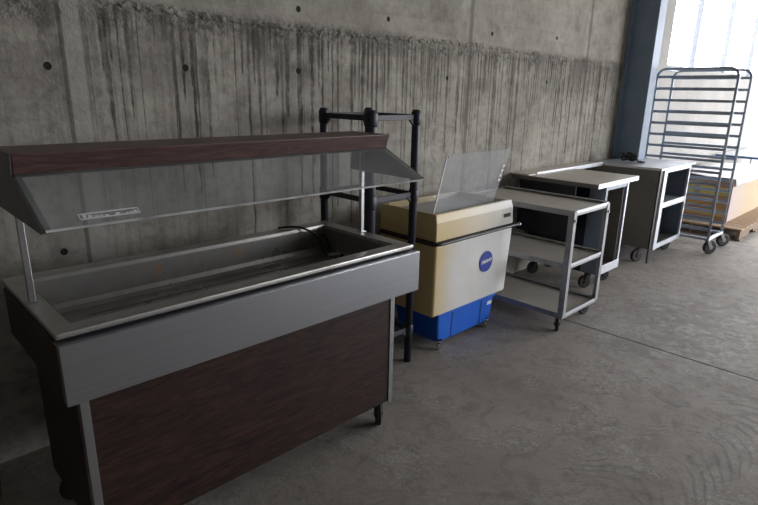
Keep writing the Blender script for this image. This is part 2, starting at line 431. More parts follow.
def thing(name, label, cat, loc, group=None):
    o = bpy.data.objects.new(name, None); COL.objects.link(o); o.location = loc; o.empty_display_size = .1
    o['label'] = label; o['category'] = cat
    if group: o['group'] = group
    return o
def tag(o, label, cat, group=None):
    o['label'] = label; o['category'] = cat
    if group: o['group'] = group
    return o
def struct(o): o['kind'] = 'structure'; return o

def arc(cx, cy, r, a0, a1, n=8):
    return [(cx + r*math.cos(math.radians(a0+(a1-a0)*i/n)), cy + r*math.sin(math.radians(a0+(a1-a0)*i/n))) for i in range(n+1)]

def caster(parent, x, y, ztop, r=.045, w=.024, yaw=0.0, metal=None, trail=.03, wheelmat=None):
    """swivel caster: plate and fork, wheel as sub-part; wheel touches z=0"""
    metal = metal or M_castm
    ca, sa = math.cos(yaw), math.sin(yaw)
    wx, wy = x + ca*trail, y + sa*trail          # wheel centre, rolling direction (ca,sa)
    ax = Vector((-sa, ca, 0))                     # axle direction
    c = Vector((wx, wy, r))
    m = MB()
    hz = min(ztop - .004, 2*r + .012)
    m.cyl((x, y, hz - .004), (x, y, ztop), .012, 14)
    m.cyl((x, y, ztop - .006), (x, y, ztop), .026, 18)
    m.cyl((x, y, hz - .008), (x, y, hz + .004), .022, 18)
    for s in (-1, 1):
        o = ax * s * (w/2 + .004)
        P = [Vector((x, y, hz)) - Vector((ca, sa, 0))*.018 + o, Vector((x, y, hz)) + Vector((ca, sa, 0))*.024 + o,
             c + Vector((ca, sa, 0))*.012 - Vector((0,0,.012)) + o, c - Vector((ca, sa, 0))*.012 - Vector((0,0,.012)) + o]
        m.quadslab(P, .003)
    m.cyl(c - ax*(w/2+.009), c + ax*(w/2+.009), .006, 10)
    ca_o = m.build('caster', metal, parent)
    k = MB()
    k.tube([c - ax*w/2, c - ax*w*.38, c + ax*w*.38, c + ax*w/2], [r*.86, r, r, r*.86], 26)
    wo = k.build('wheel', wheelmat or M_rubber, ca_o, smooth=False)
    h = MB(); h.cyl(c - ax*(w/2+.002), c + ax*(w/2+.002), r*.34, 16); h.build('wheel_hub', metal, ca_o)
    return ca_o

# ------------------------------------------------------------------ the room
WY = 2.56
struct(MB().box(-6, 16, -7, 3.0, -.2, 0).build('floor', M_floor))
struct(MB().box(-6.3, 16.3, -7.3, 3.0, 5.2, 5.4).build('ceiling', M_roof))
wb = MB()
wb.box(-6, 6.55, WY, 3.0, 0, 5.2)
struct(wb.build('wall_back', M_wall))
WX0, WX1, WZ0, WZ1 = 7.22, 14.2, 1.925, 4.6
w2 = MB(); w2.box(6.55, WX0, WY, 3.0, 0, 5.2).box(WX0, WX1, WY, 3.0, 0, WZ0).box(WX0, WX1, WY, 3.0, WZ1, 5.2).box(WX1, 16, WY, 3.0, 0, 5.2)
struct(w2.build('wall_back', M_pale))
# side walls; unseen bay openings added in the right and front for daylight
DR = (-4.5, 1.2, 4.2)      # added right wall opening y0,y1,height
wr = MB(); wr.box(16, 16.3, -7, DR[0], 0, 5.2).box(16, 16.3, DR[1], 3.0, 0, 5.2).box(16, 16.3, DR[0], DR[1], DR[2], 5.2)
struct(wr.build('wall_right', M_pale))
struct(MB().box(-6.3, -6, -7, 3.0, 0, 5.2).build('wall_left', M_ceil))
DF = (9.0, 15.0, 4.6)      # added front wall opening, placed for its light, x0,x1,height
wf = MB(); wf.box(-6, DF[0], -7.3, -7, 0, 5.2).box(DF[1], 16, -7.3, -7, 0, 5.2).box(DF[0], DF[1], -7.3, -7, DF[2], 5.2)
struct(wf.build('wall_front', M_ceil))
# window
win = struct(MB().ring_slab((0,0,0,0),(0,0,0,0),0,0).build('window_1', M_white_st)) if False else None
wm = MB()
for x in (8.40, 9.78, 11.2, 12.65): wm.box(x-.020, x+.020, WY+.08, WY+.14, WZ0, WZ1)
wm.box(WX0, WX1, WY+.10, WY+.14, WZ0, WZ0+.03).box(WX0, WX1, WY+.10, WY+.14, WZ1-.03, WZ1)
wm.box(WX0, WX0+.03, WY+.10, WY+.14, WZ0+.03, WZ1-.03).box(WX1-.03, WX1, WY+.10, WY+.14, WZ0+.03, WZ1-.03)
M_mull = plain('mullion_grey', c3(.16, .18, .22), .5)
win = struct(wm.build('window_1', M_mull))
MB().box(WX0+.01, WX1-.01, WY+.117, WY+.122, WZ0+.01, WZ1-.01).build('window_pane', window_glass(), win)
# steel column in front of the wall
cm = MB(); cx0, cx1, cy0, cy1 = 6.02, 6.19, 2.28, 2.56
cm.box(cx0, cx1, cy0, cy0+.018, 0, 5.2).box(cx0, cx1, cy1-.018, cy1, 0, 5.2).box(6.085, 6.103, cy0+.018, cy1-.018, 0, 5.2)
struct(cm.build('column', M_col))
# rough cold-joint ledge of concrete (a raised lip on the wall)
lm = MB(); rnd = random.Random(3)
N = 260; prev = None
for i in range(N+1):
    x = .82 + (6.0-.82)*i/N
    h = .010 + .012*rnd.random() ; zc = 1.885 + .012*math.sin(x*2.3) + rnd.uniform(-.008, .008); d = .003 + .009*rnd.random()**2
    cur = [lm.bm.verts.new(p) for p in ((x, WY+.005, zc+h), (x, WY-d, zc+h*.3), (x, WY-d*.8, zc-h*.5), (x, WY+.005, zc-h*1.4))]
    if prev:
        for k in range(3): lm.bm.faces.new([prev[k], prev[k+1], cur[k+1], cur[k]])
    prev = cur
struct(lm.build('trim_1', M_wall))

# ------------------------------------------------------------------ 1. cold food bar with sneeze guard
fb = thing('food_bar', 'long dark woodgrain cold food bar with stainless well, steel fascia and sneeze guard', 'food bar', (1.07, 1.93, 0))
X0, X1, Y0, Y1 = .344, 1.804, 1.609, 2.247
# body
MB().box(.395, 1.715, 1.652, 2.185, .125, .752).build('cabinet_body', M_endwood, fb, .003)
MB().box(.410, 1.700, 1.646, 1.655, .130, .75).build('front_panel', M_wood, fb)
for xa, xb in ((.388, .414), (1.698, 1.724)):
    o = MB().box(xa, xb, 1.641, 1.648, .120, .80).box(xa if xa < 1 else xb-.004, xa+.004 if xa < 1 else xb, 1.648, 1.675, .120, .80).build('corner_trim', M_steelz, fb, .001)
    o['label'] = 'steel angle trim on the front corner'
# aprons: ends and rear hang below the rim
ap = MB(); ap.box(X0+.002, X0+.022, Y0+.004, Y1-.004, .69, .868)
ap.build('end_apron', M_endwood, fb, .002)
ap = MB(); ap.box(X1-.030, X1-.010, Y0+.004, Y1-.004, .69, .868)
ap.build('end_apron', M_endwood, fb, .002)
MB().box(X0+.024, X1-.032, Y1-.022, Y1-.004, .69, .868).build('rear_apron', M_endwood, fb, .002)
# fascia, a folded stainless sheet
fa = MB(); fa.box(X0-.002, 1.810, 1.576, 1.582, .690, .873).box(X0-.002, 1.810, 1.582, 1.632, .868, .873).box(X0-.002, 1.810, 1.582, 1.600, .690, .694)
fa.box(1.806, 1.810, 1.582, 1.622, .694, .868).box(X0-.002, X0+.002, 1.582, 1.604, .694, .868)
fa.build('fascia', M_fascia, fb, .0015)
# rim + well
r = MB(); r.ring_slab((X0, X1, Y0, Y1), (.402, 1.735, 1.672, 2.170), .880, .900)
rim = r.build('rim', M_rim, fb, .006, seg=3); rim['label'] = 'worn stainless rim, chipped at the near right corner'
p = MB()
def loop(q, z): x0,x1,y0,y1 = q; return [p.bm.verts.new(v) for v in ((x0,y0,z),(x1,y0,z),(x1,y1,z),(x0,y1,z))]
q0 = (.402, 1.735, 1.672, 2.170)
prev = loop(q0, .899)
for ins, z in ((.003, .885), (.006, .79), (.014, .772), (.032, .762)):
    cur = loop((q0[0]+ins, q0[1]-ins, q0[2]+ins, q0[3]-ins), z)
    for k in range(4): p.bm.faces.new([prev[k], prev[(k+1)%4], cur[(k+1)%4], cur[k]])
    prev = cur
p.bm.faces.new(prev[::-1])
well = p.build('well', M_pan, fb)
sm = well.modifiers.new('shell', 'SOLIDIFY'); sm.thickness = .002; sm.offset = 1
dr = MB(); dr.cyl((1.12, 1.95, .763), (1.12, 1.95, .766), .03, 20); dr.build('drain', M_castd, well)
jt = MB(); jt.box(.83, 1.33, 1.80, 1.803, .763, .7645).box(.55, 1.6, 2.05, 2.053, .763, .7645); 
jt.build('well_seam', M_dkplate, well)
# casters
caster(fb, 1.692, 1.705, .125, .054, .028, 4.0, M_castd)
caster(fb, .47, 1.720, .125, .052, .028, 2.2, M_castd)
caster(fb, .47, 2.110, .125, .052, .028, 2.8, M_castm)
caster(fb, 1.655, 2.110, .125, .052, .028, 2.6, M_castd)
# guard
for x, y in ((.366, 1.925), (1.785, 1.940)):
    g = MB(); g.box(x-.0095, x+.0095, y-.0095, y+.0095, .900, 1.352).box(x-.018, x+.018, y-.018, y+.018, .900, .904)
    g.build('guard_post', M_steelz, fb, .002)
prof = [(1.560, 1.196), (1.812, 1.313), (1.792, 1.375), (2.040, 1.375), (2.050, 1.192), (1.575, 1.190)]
for xa, xb in ((.342, .346), (1.812, 1.816)):
    MB().prism(prof, 'x', xa, xb).build('guard_end_plate', M_dkplate, fb)
for xa, s in ((.346, 1), (1.812, -1)):       # folded flange the plastic rests on
    n = Vector((0, -.117, .252)).normalized()
    a = Vector((xa, 1.563, 1.194)); b = Vector((xa, 1.812, 1.310)); w = Vector((.020*s, 0, 0))
    MB().quadslab([a, a+w, b+w, b], .002).build('guard_flange', M_dkplate, fb)
hb = MB(); hb.prism([(1.812, 1.313), (1.792, 1.375), (2.040, 1.375), (2.040, 1.360), (1.812, 1.360), (1.830, 1.313)], 'x', .347, 1.811)
hb.build('hood_board', M_woodtop, fb, .003)
tt = MB(); tt.box(.347, 1.811, 2.028, 2.039, 1.32, 1.359)
tt.build('hood_rail', M_dkplate, fb)
bt = MB(); bt.prism([(1.809, 1.306), (1.806, 1.3125), (1.832, 1.3125), (1.832, 1.306)], 'x', .347, 1.811)
bt.build('hood_edge_strip', M_endwood, fb)
gl = MB(); a = Vector((.350, 1.560, 1.1985)); b = Vector((.350, 1.808, 1.3135)); w = Vector((1.460, 0, 0))
gl.quadslab([a, a+w, b+w, b], .005)
gg = gl.build('guard_glass', M_glass, fb)
# lower edge of the plastic, its bright highlight put into a pale colour
MB().quadslab([a+Vector((0,-.0015,0)), a+w+Vector((0,-.0015,0)), a+w+Vector((0,.0035,.002)), a+Vector((0,.0035,.002))], .0052).build('guard_glass_edge', M_edge, gg)
# faded white sticker near the lower left of the plastic: outlined box with worn marks
def onglass(x, s, off=.0035):
    return a + Vector((x-.350, 0, 0)) + (b-a)*s + Vector((0, -.42, .90))*off
st = MB()
def gq(x0, x1, s0, s1): st.quadslab([onglass(x0, s0), onglass(x1, s0), onglass(x1, s1), onglass(x0, s1)], .0006)
sx0, sx1, s0, s1 = .440, .600, .095, .200
gq(sx0, sx1, s0, s0+.020); gq(sx0, sx1, s1-.020, s1); gq(sx0, sx0+.003, s0, s1); gq(sx1-.003, sx1, s0, s1)
rr = random.Random(5); x = sx0+.010
while x < sx1-.012:
    wd = rr.uniform(.003, .012); ym = rr.uniform(.03, .07)
    if rr.random() < .8: gq(x, x+wd, s0+ym*.5, s0+ym*.5+rr.uniform(.02, .05))
    x += wd + rr.uniform(.002, .005)
stk = st.build('sticker', M_gprint, gg); stk['label'] = 'worn pale sticker on the plastic'

# ------------------------------------------------------------------ cord lying in the well
def bez(P, n=10):
    """catmull-rom through points"""
    P = [Vector(p) for p in P]; out = []
    for i in range(len(P)-1):
        p0, p1, p2, p3 = P[max(i-1,0)], P[i], P[i+1], P[min(i+2, len(P)-1)]
        for k in range(n):
            t = k/n
            out.append(.5*((2*p1)+(p2-p0)*t+(2*p0-5*p1+4*p2-p3)*t*t+(3*p1-p0-3*p2+p3)*t**3))
    return out + [P[-1]]
cd = thing('power_cord', 'black looped power cord lying in the right end of the steel well', 'cord', (1.70, 2.10, .764))
MB().tube(bez([(1.500, 2.235, .906), (1.54, 2.20, .912), (1.585, 2.165, .908), (1.625, 2.13, .885), (1.66, 2.105, .845), (1.685, 2.08, .80), (1.70, 2.05, .772), (1.73, 2.03, .772)]), .0052, 10).build('cable', M_black, cd, smooth=True)
MB().tube(bez([(1.73, 2.03, .772), (1.755, 2.06, .80), (1.760, 2.085, .84), (1.74, 2.11, .856), (1.70, 2.115, .85), (1.675, 2.10, .82), (1.68, 2.07, .780), (1.70, 2.04, .771)]) if False else
          bez([(1.73, 2.03, .772), (1.725, 2.10, .79), (1.725, 2.14, .84), (1.70, 2.145, .858), (1.672, 2.13, .85), (1.665, 2.10, .80), (1.68, 2.06, .771)]), .0045, 10).build('cable_loop', M_black, cd, smooth=True)
pl = MB(); pl.tube([(1.665, 2.05, .776), (1.70, 2.025, .778), (1.715, 2.012, .778)], [.009, .012, .008], 12)
pl.build('fitting', M_castm, cd, smooth=True)
MB().box(1.715, 1.75, 2.0, 2.03, .765, .782).build('plug', M_black, cd, .004)

# ------------------------------------------------------------------ shelving unit
su = thing('shelving_unit', 'tall narrow navy-black plastic shelving frame between the food bar and the cream freezer', 'shelf', (2.10, 2.22, 0))
sx = (1.930, 2.262); sy = (2.035, 2.405)
for i, x in enumerate(sx):
    for j, y in enumerate(sy):
        w = .022 if (i, j) != (0, 0) else .030
        m = MB(); m.tube([(x, y, 0), (x, y, 1.462), (x, y, 1.472)], [w, w, w*.85], 16)
        for z in (1.435, 1.02, .212):
            m.tube([(x, y, z-.045), (x, y, z-.035), (x, y, z+.022), (x, y, z+.030)], [w, w+.005, w+.005, w], 16)
        m.build('post', M_navy, su, smooth=True)
for z in (1.435, 1.02, .212):
    for j, y in enumerate(sy):
        m = MB(); m.box(sx[0]+.02, sx[1]-.02, y-.007, y+.007, z-.016, z+.012)
        for xx, s in ((sx[0]+.02, 1), (sx[1]-.02, -1)): m.prism([(xx, z-.05), (xx+s*.035, z-.016), (xx, z-.016)], 'y', y-.007, y+.007)
        m.build('cross_rail', M_navy_lit, su, .002)
    for i, x in enumerate(sx):
        m = MB(); m.box(x-.007, x+.007, sy[0]+.02, sy[1]-.02, z-.016, z+.012)
        for yy, s in ((sy[0]+.02, 1), (sy[1]-.02, -1)): m.prism([(yy, z-.05), (yy+s*.035, z-.016), (yy, z-.016)], 'x', x-.007, x+.007)
        m.build('side_rail', M_navy, su, .002)

# ------------------------------------------------------------------ blue wheeled base + cream freezer chest
bb = thing('storage_tub', 'blue ribbed plastic tub on small casters under the cream freezer', 'tub', (2.78, 2.2, 0))
MB().frustum((2.525, 3.085, 2.022, 2.36), .036, (2.505, 3.11, 2.012, 2.39), .240).build('tub_body', M_blue, bb, .012)
for x in (2.655, 2.965):
    MB().quadslab([(x-.006, 2.0215, .044), (x+.006, 2.0215, .044), (x+.006, 2.0125, .232), (x-.006, 2.0125, .232)], .004).build('rib', M_dkblue, bb)
MB().box(2.50, 3.115, 2.004, 2.012, .222, .240).build('tub_lip', M_blue, bb, .002)
MB().quadslab([(3.035, 2.0145, .165), (3.085, 2.0145, .165), (3.085, 2.0130, .190), (3.035, 2.0130, .190)], .002).build('sticker', M_white, bb)
for x, y in ((2.535, 2.018), (3.05, 2.030), (2.56, 2.34), (3.05, 2.34)):
    caster(bb, x, y, .058, .022, .018, 3.9, M_chrome, .012, M_chrome)

fz = thing('chest_freezer', 'yellowed cream open-top ice chest with black handle band and round blue logo', 'chest freezer', (2.82, 2.2, .25))
FX0, FX1, FY0, FY1 = 2.412, 3.225, 1.980, 2.445
MB().frustum((FX0+.010, FX1-.028, FY0+.008, FY1-.012), .242, (FX0, FX1, FY0, FY1), .706).build('lower_body', M_chest, fz, .018, seg=4)
m = MB(); m.box(FX0+.004, FX1-.004, FY0+.004, FY1-.004, .706, .722)
m.build('gasket', M_black, fz)
# black handle band around front and sides
rr_ = .05
path = [(FX0-.016, FY1-.02, .712)] + [(x, y, .712) for x, y in arc(FX0-.016+rr_, FY0-.016+rr_, rr_, 180, 270, 8)] + [(FX1+.045, FY0-.016, .712)]
MB().tube(path, .011, 12).build('handle_band', M_black, fz, smooth=True)
MB().cyl((FX1+.040, FY0-.016, .712), (FX1+.052, FY0-.016, .712), .014, 14).build('handle_cap', M_castm, fz)
# upper collar
m = MB()
def L4(q, z): x0,x1,y0,y1 = q; return [m.bm.verts.new(v) for v in ((x0,y0,z),(x1,y0,z),(x1,y1,z),(x0,y1,z))]
A = L4((FX0, FX1-.005, FY0, FY1), .722); B = L4((FX0+.002, FX1-.012, FY0+.004, FY1), .835); C_ = L4((FX0+.008, FX1-.018, FY0+.016, FY1-.006), .885)
D_ = L4((FX0+.026, FX1-.050, FY0+.036, FY1-.030), .885); E_ = L4((FX0+.030, FX1-.055, FY0+.040, FY1-.034), .800)
for P, Q in ((A,B),(B,C_),(C_,D_),(D_,E_)):
    for k in range(4): m.bm.faces.new([P[k], P[(k+1)%4], Q[(k+1)%4], Q[k]])
m.bm.faces.new(A[::-1]); m.bm.faces.new(E_)
m.build('collar', M_collar, fz, .006)
MB().quadslab([(FX0+.032, FY0+.044, .838), (FX1-.057, FY0+.044, .838), (FX1-.057, FY1-.036, .850), (FX0+.032, FY1-.036, .850)], .006).build('inner_lid', M_grey, fz)
for k in range(3):
    MB().box(FX0+.03, FX1-.35, FY1-.042-.020*k, FY1-.034-.020*k, .882-.009*k, .889-.009*k).build('slide_rail', M_cream, fz, .001)
for x in (2.60, 3.02):
    MB().box(x, x+.05, FY0+.022, FY0+.036, .8845, .888).build('latch', M_castd, fz, .001)
m = MB()
for k in range(4): m.box(3.105+.020*k, 3.119+.020*k, FY0-.002, FY0+.004, .775, .80)
m.build('thermometer_print', M_ink, fz)
# round logo
lx, lz = 2.935, .507
m = MB(); m.cyl((lx, FY0+.001, lz), (lx, FY0-.002, lz), .070, 40)
lg = m.build('logo_badge', M_logo, fz)
def text(body, size, mat, loc, rot, name, parent, bold=0.0, ext=.0008, sx=1.0):
    cu = bpy.data.curves.new(name, 'FONT'); cu.body = body; cu.size = size; cu.extrude = ext; cu.offset = bold
    cu.align_x = 'CENTER'; cu.align_y = 'CENTER'; cu.shear = .25
    o = bpy.data.objects.new(name, cu); COL.objects.link(o)
    dg = bpy.context.evaluated_depsgraph_get(); me = bpy.data.meshes.new_from_object(o.evaluated_get(dg))
    bpy.data.objects.remove(o)
    base = Vector((0,0,0)); q = parent
    while q is not None: base += Vector(q.location); q = q.parent
    Mx = Matrix.Translation(Vector(loc)-base) @ rot.to_4x4() @ Matrix.Diagonal((sx, 1, 1, 1))
    me.transform(Mx); me.materials.clear(); me.materials.append(mat)
    o = bpy.data.objects.new(name, me); COL.objects.link(o); o.parent = parent
    return o
Rx = Matrix.Rotation(math.radians(90), 3, 'X'); Rt = Matrix.Rotation(math.radians(-8), 3, 'Y')
text('Pillsbury', .034, M_white, (lx, FY0-.003, lz+.004), Rt @ Rx, 'logo_lettering', lg, .0008)
bpy.context.view_layer.update()

# acrylic sheet standing in the open top
sh = thing('plastic_sheet', 'clear scratched plastic sheet standing upright in the open cream chest', 'plastic sheet', (2.8, 2.04, .84))
P = [Vector((2.452, 2.050, .862)), Vector((3.125, 2.09, .862)), None, Vector((2.452, 1.965, 1.228))]
P[2] = P[0] + (P[1]-P[0])*1.06 + (P[3]-P[0])*.98
MB().quadslab(P, .005).build('pane', M_acryl, sh)
MB().quadslab([(2.448, 2.049, .865), (2.456, 2.049, .865), (2.456, 1.962, 1.222), (2.448, 1.962, 1.222)], .006).build('polished_edge', M_white, sh)
m = MB()
for k in range(4):
    u = (P[1]-P[0]).normalized(); v = (P[3]-P[0]).normalized(); nn_ = u.cross(v).normalized()*(-.004 if u.cross(v).y > 0 else .004)
    c_ = P[0] + (P[1]-P[0])*.965 + (P[3]-P[0])*(.40+.085*k) + nn_ + u*.009*k*.5
    m.quadslab([c_, c_+u*.026, c_+u*.026+v*.020, c_+v*.020], .001)
m.build('sticker_remnant', M_white, sh)
MB().cyl((2.462, 1.960, 1.215), (2.462, 1.974, 1.217), .006, 10).build('screw', M_brown, sh)

# ------------------------------------------------------------------ three-shelf cart
ct = thing('utility_cart', 'grey stainless three-shelf utility cart with open sides beside the cream chest', 'cart', (3.62, 2.0, 0))
CX0, CX1, CY0, CY1 = 3.350, 3.860, 1.615, 2.470
for z in (.845, .485, .130):
    m = MB(); m.box(CX0+.004, CX1-.004, CY0+.004, CY1-.004, z-.016, z-.012)
    s = m.build('shelf', M_carttop, ct)
    m = MB()
    m.box(CX0, CX0+.003, CY0, CY1, z-.036, z).box(CX1-.003, CX1, CY0, CY1, z-.036, z+.006)
    m.box(CX0+.003, CX1-.003, CY0, CY0+.003, z-.036, z-.002).box(CX0+.003, CX1-.003, CY1-.003, CY1, z-.036, z)
    m.box(CX1-.030, CX1-.003, CY0+.003, CY1-.003, z+.001, z+.004)
    m.build('shelf_lip', M_cartst, s, .001)
    m = MB(); m.box(CX0+.02, CX1-.01, CY0-.004, CY0+.001, z-.018, z+.002); m.build('end_edge', M_white_st, s)
for x, sxn in ((CX0, 1), (CX1, -1)):
    for y, syn in ((CY0, 1), (CY1, -1)):
        m = MB()
        m.box(min(x, x+sxn*.032), max(x, x+sxn*.032), y-.0035*syn - .0005, y-.0005+.0*syn, .115, .850) if False else None
        xa, xb = sorted((x - sxn*.003, x + sxn*.030)); ya, yb = sorted((y - syn*.006, y - syn*.003))
        m.box(xa, xb, ya, yb, .112, .838)
        xa, xb = sorted((x - sxn*.006, x - sxn*.003)); ya, yb = sorted((y - syn*.006, y + syn*.035))
        m.box(xa, xb, ya, yb, .112, .838)
        m.build('corner_post', M_cartst, ct)
        m = MB(); m.cyl((x+sxn*.008, y-syn*.006, .78), (x+sxn*.008, y-syn*.014, .78), .010, 12); m.build('bumper', M_castm, ct)
for x, y in ((CX0+.04, CY0+.05), (CX1-.04, CY0+.05), (CX0+.04, CY1-.05), (CX1-.04, CY1-.05)):
    caster(ct, x, y, .114, .048, .026, 3.6 if x < 3.6 else 2.9, M_castd)

# ------------------------------------------------------------------ stainless work table / open cabinet cart
wt = thing('work_table', 'stainless topped open cabinet on casters directly behind the three-shelf cart', 'work table', (4.5, 2.1, 0))
m = MB(); m.box(4.045, 4.800, 1.790, 2.37, .923, .927)
m.build('table_top', M_t2top, wt)
MB().box(4.045, 4.049, 1.790, 2.54, .892, .923).build('top_side_edge', M_leaf, wt)
MB().box(4.796, 4.800, 1.790, 2.37, .892, .923).build('top_side_edge', M_leaf, wt)
m = MB(); m.box(4.049, 4.796, 1.786, 1.790, .892, .928); m.build('top_front_edge', M_white_st, wt)
m = MB(); m.box(4.045, 5.385, 2.375, 2.54, .923, .935); o = m.build('rear_ledge', M_t2top, wt, .001); o['label'] = 'pale ledge along the wall, longer than the top'
m = MB(); m.box(4.16, 5.385, 2.369, 2.374, .910, .945); m.build('ledge_edge', M_white_st, wt)
BX0, BX1, BY0, BY1 = 4.335, 4.760, 1.850, 2.50
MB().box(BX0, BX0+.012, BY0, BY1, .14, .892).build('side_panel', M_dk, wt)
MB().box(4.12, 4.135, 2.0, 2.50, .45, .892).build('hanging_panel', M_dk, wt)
MB().box(BX1-.012, BX1, BY0+.03, BY1, .14, .892).build('side_panel', M_beige, wt)
MB().box(BX0+.012, BX1-.012, BY1-.012, BY1, .14, .892).build('rear_panel', M_beige, wt)
MB().box(BX0+.012, BX1-.012, BY0, BY1-.012, .14, .155).build('bottom_panel', M_beige, wt)
m = MB(); m.box(BX1-.022, BX1+.006, BY0-.004, BY0+.022, .14, .892); m.build('corner_post', M_white_st, wt, .001)
m = MB(); m.box(BX0-.004, BX0+.030, BY0-.004, BY0+.02, .14, .892).box(BX0-.004, BX0-.001, BY0+.02, BY0+.13, .14, .892); m.build('corner_post', M_bluest, wt, .001)
m = MB(); m.box(BX0-.004, BX1+.006, BY0-.008, BY0-.002, .125, .200); m.build('bottom_rail', M_white_st, wt, .001)
m = MB(); m.box(BX0+.03, BX1-.022, BY0, BY0+.006, .84, .892); m.build('top_rail', M_bluest, wt)
m = MB()
pts = [(BX0+.012, .155)] + [(BX0+.012+.075*math.sin(math.radians(a)), .155+.70*a/90) for a in range(0, 91, 9)] + [(BX0+.012, .892)]
m.prism(pts, 'y', BY0+.03, BY0+.035); m.build('curved_gusset', M_bluest, wt)
for x, y in ((4.385, 1.93), (4.695, 1.91), (4.40, 2.43), (4.695, 2.43)):
    caster(wt, x, y, .127, .054, .028, 2.6, M_castd)

# ------------------------------------------------------------------ open stainless cabinet with drop leaf
oc = thing('open_cabinet', 'stainless two-compartment open cabinet with a dark side leaf, left of the pan rack', 'cabinet', (5.9, 2.15, 0))
o = MB().box(5.405, 5.430, 1.835, 2.49, .165, .915).build('side_leaf', M_leaf, oc, .002); o['label'] = 'dull brownish steel leaf hanging down the side'
MB().box(5.398, 5.440, 1.822, 1.835, .028, .915).build('leaf_edge', M_dk, oc)
MB().box(5.392, 6.325, 1.815, 2.50, .915, .930).build('cabinet_top', M_white_st, oc, .002)
MB().box(5.392, 5.42, 1.812, 2.50, .9302, .936).build('top_lip', M_t2top, oc)
MB().box(5.432, 5.60, 1.86, 2.48, .78, .914).build('leaf_support', M_leaf, oc)
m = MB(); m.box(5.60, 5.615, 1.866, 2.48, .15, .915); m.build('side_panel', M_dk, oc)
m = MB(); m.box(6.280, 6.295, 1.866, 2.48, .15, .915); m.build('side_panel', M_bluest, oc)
m = MB(); m.box(5.615, 6.280, 2.465, 2.48, .15, .915); m.build('rear_panel', M_dk, oc)  # dark rear: the dimness inside the cabinet is put into its colour
m = MB(); m.box(5.615, 6.280, 1.862, 2.465, .545, .575); m.build('shelf', M_white_st, oc, .001)
m = MB(); m.box(5.615, 6.280, 1.862, 2.465, .150, .165); m.build('bottom_panel', M_leaf, oc)
m = MB(); m.box(5.575, 5.655, 1.845, 1.865, .12, .915); m.build('front_post', M_white_st, oc, .002)
m = MB(); m.box(6.272, 6.306, 1.845, 1.865, .12, .915); m.build('front_post', M_white_st, oc, .002)
m = MB(); m.box(5.655, 6.272, 1.848, 1.862, .875, .915); m.build('top_rail', M_white_st, oc)
m = MB(); m.box(5.655, 6.272, 1.848, 1.862, .530, .585); m.build('middle_rail', M_white_st, oc)
m = MB(); m.box(5.655, 6.272, 1.848, 1.862, .125, .175); m.build('bottom_rail', M_white_st, oc)
for x in (5.85, 6.00, 6.15):
    m = MB(); m.box(x-.004, x+.004, 2.0, 2.42, .166, .50); m.build('divider', M_bluest, oc)
MB().box(5.66, 5.664, 1.840, 1.846, .70, .86).build('latch_slot', M_dk, oc)
for x, y in ((5.52, 1.95), (6.22, 1.93), (5.66, 2.40), (6.22, 2.40)):
    zt = .780 if x < 5.6 else .120
    c = caster(oc, x, y, .150 if x > 5.6 else .160, .062, .032, 2.7, M_castd)
MB().box(5.44, 5.60, 1.90, 2.40, .160, .175).build('leaf_bracket', M_leaf, oc)

# black bundle on the cabinet top
bk = thing('cord_bundle', 'small black coiled bundle lying on the open cabinet top near the wall', 'cord bundle', (5.70, 2.24, .93))
pts = []
for k in range(60):
    a_ = k/60*math.pi*7
    pts.append((5.70+.045*math.cos(a_)*(1+.2*math.sin(k)), 2.24+.075*math.sin(a_), .955+.065*(k/60)+.010*math.sin(k*1.7)))
MB().tube(pts, .011, 8).build('coil', M_black, bk, smooth=True)
MB().tube([(5.72, 2.17, .944), (5.74, 2.12, .944), (5.75, 2.10, .946)], [.013, .013, .008], 10).build('plug', M_castm, bk, smooth=True)

# ------------------------------------------------------------------ pan rack
pr = thing('pan_rack', 'tall open metal bun pan rack with rounded tops on black casters', 'pan rack', (6.57, 1.95, 0))
RXs = (6.362, 6.828); RY0, RY1 = 1.585, 2.335; ZT = 1.85
for x in RXs:
    r_ = .085
    path = [(x, RY0, .150)] + [(x, yy, zz) for yy, zz in arc(RY0+r_, ZT-r_, r_, 180, 90, 7)] + [(x, yy, zz) for yy, zz in arc(RY1-r_, ZT-r_, r_, 90, 0, 7)] + [(x, RY1, .150)]
    MB().tube(path, .0135, 12).build('side_frame', M_rack, pr, smooth=True)
for x, s in ((RXs[0], 1), (RXs[1], -1)):
    k = 0; z = 1.76
    while z > .22:
        m = MB(); xa, xb = sorted((x + s*.008, x + s*.040))
        m.box(xa, xb, RY0-.01, RY1+.01, z-.002, z+.001)
        xa, xb = sorted((x + s*.008, x + s*.011)); m.box(xa, xb, RY0-.01, RY1+.01, z-.002, z+.024)
        m.build('pan_runner', M_rack, pr); z -= .1165
for y in (RY0, RY1):
    m = MB(); m.box(RXs[0]-.012, RXs[1]+.012, y-.014, y+.014, .138, .166); m.build('bottom_rail', M_white_st, pr, .002)
    if y == RY1:
        m = MB(); m.cyl((RXs[0], y-.05, 1.842), (RXs[1], y-.05, 1.842), .009, 10); m.build('top_rail', M_rack, pr)
for x in RXs:
    m = MB(); m.box(x-.012, x+.012, RY0, RY1, .140, .164); m.build('side_sill', M_rack, pr)
for x in RXs:
    for y in (RY0, RY1): caster(pr, x, y, .140, .070, .036, -.65, M_castm, .035)

